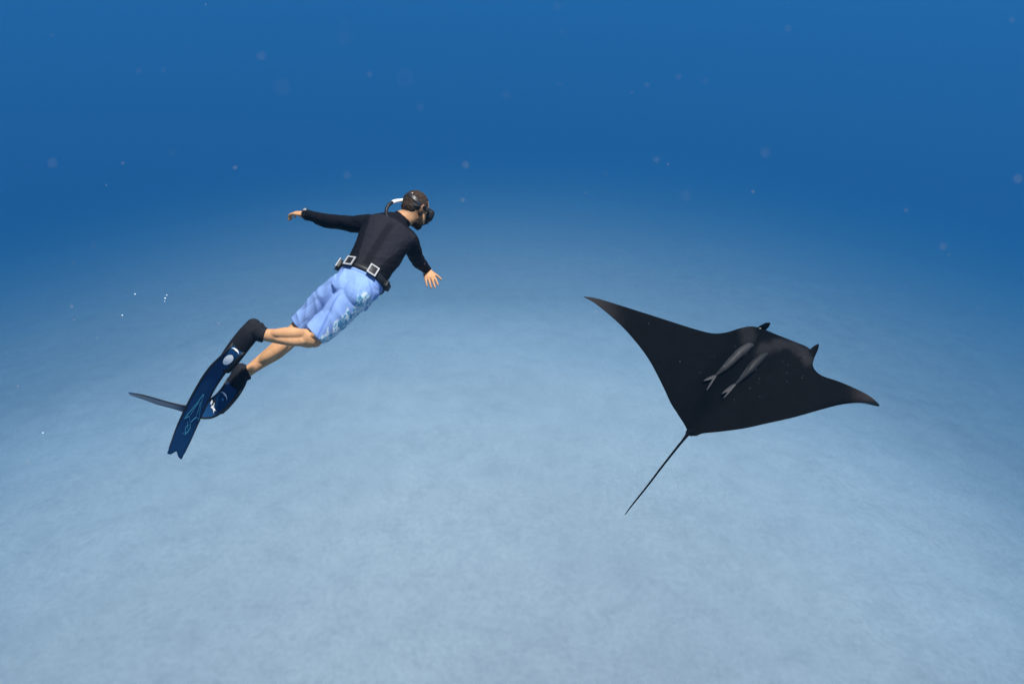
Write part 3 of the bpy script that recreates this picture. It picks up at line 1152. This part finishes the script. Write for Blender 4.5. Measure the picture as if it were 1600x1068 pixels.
bump(M_MANTA, ntex(M_MANTA, 60, 4, 0.6, co), 0.3, 0.006)

manta = thing("manta_ray", at(1157, 590, manta_depth(1157, 590)), "black manta ray gliding with wings spread and thin trailing tail", "manta ray")


def manta_post(me, org):
    put_attr(me, "patch", np.concatenate([patch, np.zeros(o)]))
    put_attr(me, "tip", np.concatenate([tips, np.zeros(o)]))
    put_attr(me, "under", under)


disc = build("disc", ms, M_MANTA, manta, post=manta_post)
bmw = bmesh.new()
bmw.from_mesh(disc.data)
bmesh.ops.remove_doubles(bmw, verts=bmw.verts, dist=0.0008)
bmesh.ops.recalc_face_normals(bmw, faces=bmw.faces)
bmw.to_mesh(disc.data)
bmw.free()
disc.data.polygons.foreach_set("use_smooth", [True] * len(disc.data.polygons))

from mathutils.bvhtree import BVHTree
bv = BVHTree.FromPolygons([tuple(v) for v in ms.v], ms.f)


def on_manta(px, py, h):
    """point h metres off the manta's back, on the sight line through (px, py)"""
    d0 = (at(px, py, 1.0) - Vector(cam.location)).normalized()
    hit = bv.ray_cast(Vector(cam.location), d0)
    if hit[0] is None:
        return at(px, py, manta_depth(px, py))
    return hit[0] - d0 * (h / 0.62)


M_MBLACK = mat("manta_fin_skin", (0.004, 0.0045, 0.0055), 0.7, 0.03)
# tail
tk = [(495, 662), (482, 680), (440, 732), (380, 808), (310, 900), (250, 975), (216, 1020)]
tl_ = [at(*mp(*p), manta_depth(*mp(*p))) for p in tk]
build("tail", Shape().tube(tl_, V3(N_PL), [0.026, 0.013, 0.0095, 0.0082, 0.007, 0.0055, 0.003], n=10), M_MBLACK, manta)
df = [mp(515, 664), mp(500, 668), mp(492, 672)]
build("dorsal_fin", Shape().tube([on_manta(*mp(520, 655), -0.01), at(*mp(506, 666), manta_depth(*mp(506, 666)) - 0.05), at(*mp(497, 672), manta_depth(*mp(497, 672)) - 0.05)],
                                 V3(N_PL), [0.030, 0.026, 0.006], [0.010, 0.008, 0.003], n=12), M_MBLACK, manta)


def lobe(name, keys, w, side, wd_=0.013):
    pts = [at(px, py, manta_depth(px, py) + dz) for px, py, dz in keys]
    build(name, Shape().tube(pts, V3(side), w, [wd_] * len(w), n=14), M_MBLACK, manta)


lobe("cephalic_fin", [(1186, 517, 0.03), (1190, 513.5, 0.0), (1195, 510, -0.03), (1199, 507, -0.05), (1202, 505.5, -0.07)], [0.034, 0.034, 0.030, 0.024, 0.010], cv(0.62, -0.75, 0.1))
lobe("cephalic_fin", [(1265, 559, 0.03), (1268, 553, 0.0), (1272, 547, -0.02), (1275.5, 542, -0.04), (1278, 538.5, -0.05)], [0.034, 0.038, 0.032, 0.022, 0.008], cv(0.72, -0.65, 0.1))
M_EYE = mat("eye", (0.30, 0.28, 0.24), 0.3, 0.3)
for p in ((1187.5, 513.0), (1267.5, 546.5)):
    c = on_manta(p[0], p[1], 0.004)
    build("eye", Shape().ell(c, (AX, AY, AZ), (0.010, 0.006, 0.008), 12, 8), M_EYE, manta)

# ------------------------------------------------------------------ remoras
M_REM = mat("remora_skin", (0.05, 0.05, 0.055), 0.6, 0.2)
co = objcoord(M_REM)
lk(M_REM, mixc(M_REM, ntex(M_REM, 24, 4, 0.6, co), (0.014, 0.015, 0.018), (0.044, 0.045, 0.050)), bsdf(M_REM).inputs["Base Color"])
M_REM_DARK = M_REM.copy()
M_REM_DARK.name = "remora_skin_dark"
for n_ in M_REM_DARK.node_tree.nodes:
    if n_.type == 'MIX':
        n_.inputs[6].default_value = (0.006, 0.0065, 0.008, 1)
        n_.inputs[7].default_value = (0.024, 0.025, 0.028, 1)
M_REMF = mat("remora_fin", (0.042, 0.043, 0.048), 0.6, 0.2)


def remora(label, spine, up_tip, low_tip, skin):
    root_p = on_manta(*spine[1][:2], 0.05)
    r = thing("remora", root_p, label, "remora", "remoras riding on the manta's back")
    sc = FPX / MD
    hw_ = [w / 2 / sc for _, _, w in spine]
    pts = [on_manta(px, py, 0.85 * h + 0.004) for (px, py, _), h in zip(spine, hw_)]
    build("body", Shape().tube(pts, V3(cv(0.65, 0.7, 0)), hw_, [h * 0.85 for h in hw_], n=20), skin, r)
    e = pts[-1]
    ax = (pts[-1] - pts[-2]).normalized()
    s = Shape()
    for tip, k_ in ((up_tip, 1.0), (low_tip, 0.55)):
        t_ = on_manta(*tip, 0.03)
        s.tube([e - ax * 0.014, e * 0.75 + t_ * 0.25 - ax * 0.004, e * 0.35 + t_ * 0.65, t_], V3(N_PL), [0.006, 0.006, 0.005, 0.002], [0.008, 0.017 * k_, 0.016 * k_, 0.004], n=10)
    build("tail_fin", s, M_REMF, r, voxel=0.003, smooth_it=1)
    # low dorsal fin along the rear half, and a pectoral fin
    d = Shape()
    m_ = len(pts)
    d.tube([pts[m_ // 2] + N_PL * hw_[m_ // 2] * 0.8 + AX * -0.01, (pts[m_ - 3] * 0.5 + pts[m_ - 2] * 0.5) + N_PL * hw_[m_ - 2] * 1.0, pts[-2] + N_PL * hw_[-2] * 0.8],
           V3(N_PL), [0.010, 0.018, 0.006], [0.003, 0.003, 0.002], n=8)
    build("dorsal_fin", d, M_REMF, r)
    pf = Shape()
    b_ = pts[2] + cv(0.5, -0.5, 0) * hw_[2] * 0.9
    pf.tube([b_, b_ + cv(-0.2, -0.6, -0.1) * 0.025, b_ + cv(-0.55, -0.7, -0.1) * 0.055], V3(AX), [0.010, 0.013, 0.004], [0.003, 0.003, 0.002], n=8)
    build("pectoral_fin", pf, skin, r)
    hx_ = (pts[0] - pts[2]).normalized()
    sd_ = hx_.cross(N_PL).normalized()
    for g_ in (-1, 1):
        build("eye", Shape().ell(pts[1] + sd_ * hw_[1] * 0.92 * g_ - hx_ * 0.01, (AX, AY, AZ), (0.006, 0.006, 0.006), 10, 7), M_MBLACK, r)
    return r


s1 = [q6(682, 352), q6(640, 362), q6(585, 402), q6(520, 455), (q6(440, 535)), q6(370, 605), q6(310, 655), q6(268, 692)]
remora("pale grey remora on the manta's back nearer the raised wing tip", [(*p, w) for p, w in zip(s1, (5, 12, 16, 16.5, 14.5, 11, 7, 4))], q6(138, 745), q6(172, 850), M_REM)
s2 = [q6(835, 450), q6(775, 492), q6(690, 572), q6(640, 632), q6(585, 692), q6(535, 742), q6(490, 785)]
remora("darker remora on the manta's back nearer its lower wing", [(*p, w) for p, w in zip(s2, (6, 13, 15.5, 14, 10, 6.5, 4))], q6(343, 888), q6(362, 936), M_REM_DARK)

# ------------------------------------------------------------------ bubbles and drifting specks
M_BUB = mat("bubble_film", (0.75, 0.85, 0.92), 0.2, 0.5)
BUBS = [(191, 492.5, 4.2, 0.0050, "largest lone bubble beside the horizontal fin blade, below the others"),
        (211, 459.5, 4.3, 0.0052, "lone pale bubble above the curled fin blade, left of the bubble cluster"),
        (260.5, 461, 4.3, 0.0042, "topmost bubble of the cluster above the fins"),
        (258, 466, 4.3, 0.0058, "largest bubble in the middle of the cluster above the fins"),
        (257, 470.5, 4.3, 0.0034, "small lowest bubble of the cluster above the fins"),
        (67, 676, 4.0, 0.0045, "single tiny bubble far from the swimmer over pale sand")]
for px, py, d, r, lab in BUBS:
    s = Shape().ell(at(px, py, d), (AX, AY, AZ), (r, r * 0.8, r), 12, 8)
    org = at(px, py, d)
    me = bpy.data.meshes.new("air_bubble")
    me.from_pydata([tuple(Vector(p) - org) for p in s.v], [], s.f)
    ob = link("air_bubble", me, M_BUB)
    ob.location = org
    ob["label"] = lab
    ob["category"] = "bubble"
    ob["group"] = "air bubbles trailing the swimmer"

sp = Shape()
M_SPECK = mat("drifting_plankton", (0.55, 0.50, 0.48), 0.8, 0.1)
pts = []
for px, py, bl_px in ((440, 136, 26), (633, 122, 28), (408, 88, 14), (791, 149, 13), (1195, 239, 16), (1071, 306, 18), (1347, 540, 13), (1473, 385, 13), (1102, 127, 11),
                      (82, 255, 16), (538, 60, 22), (1011, 133, 9), (1231, 45, 10), (727, 258, 12), (656, 168, 12), (1060, 120, 10), (367, 262, 7), (1590, 280, 14), (1026, 250, 10)):
    d = 1 / (bl_px / 8.0 + 0.19)
    pts.append((px, py, d, 0.0007 * (0.6 + 0.6 * random.random()) * (d / 0.35) ** 0.5))
for k in range(36):
    d = random.uniform(0.45, 1.3)
    pts.append((random.uniform(-20, 1620), random.uniform(-20, 1090), d, random.uniform(0.0003, 0.0006) * (d / 0.45) ** 0.8))
for k in range(520):
    d = 1.2 + 6.5 * random.random()
    pts.append((random.uniform(-60, 1660), random.uniform(-60, 1130), d, random.choice((0.0005, 0.0007, 0.0009, 0.0012))))
for px, py, d, r in pts:
    a = random.random() * 6.28
    sp.ell(at(px, py, d), (AX, AY, AZ), (r, r * 0.8, r), 7, 5)
so = build("suspended_particles", sp, M_SPECK)
so["kind"] = "stuff"
so["label"] = "pale specks of plankton drifting in the water"
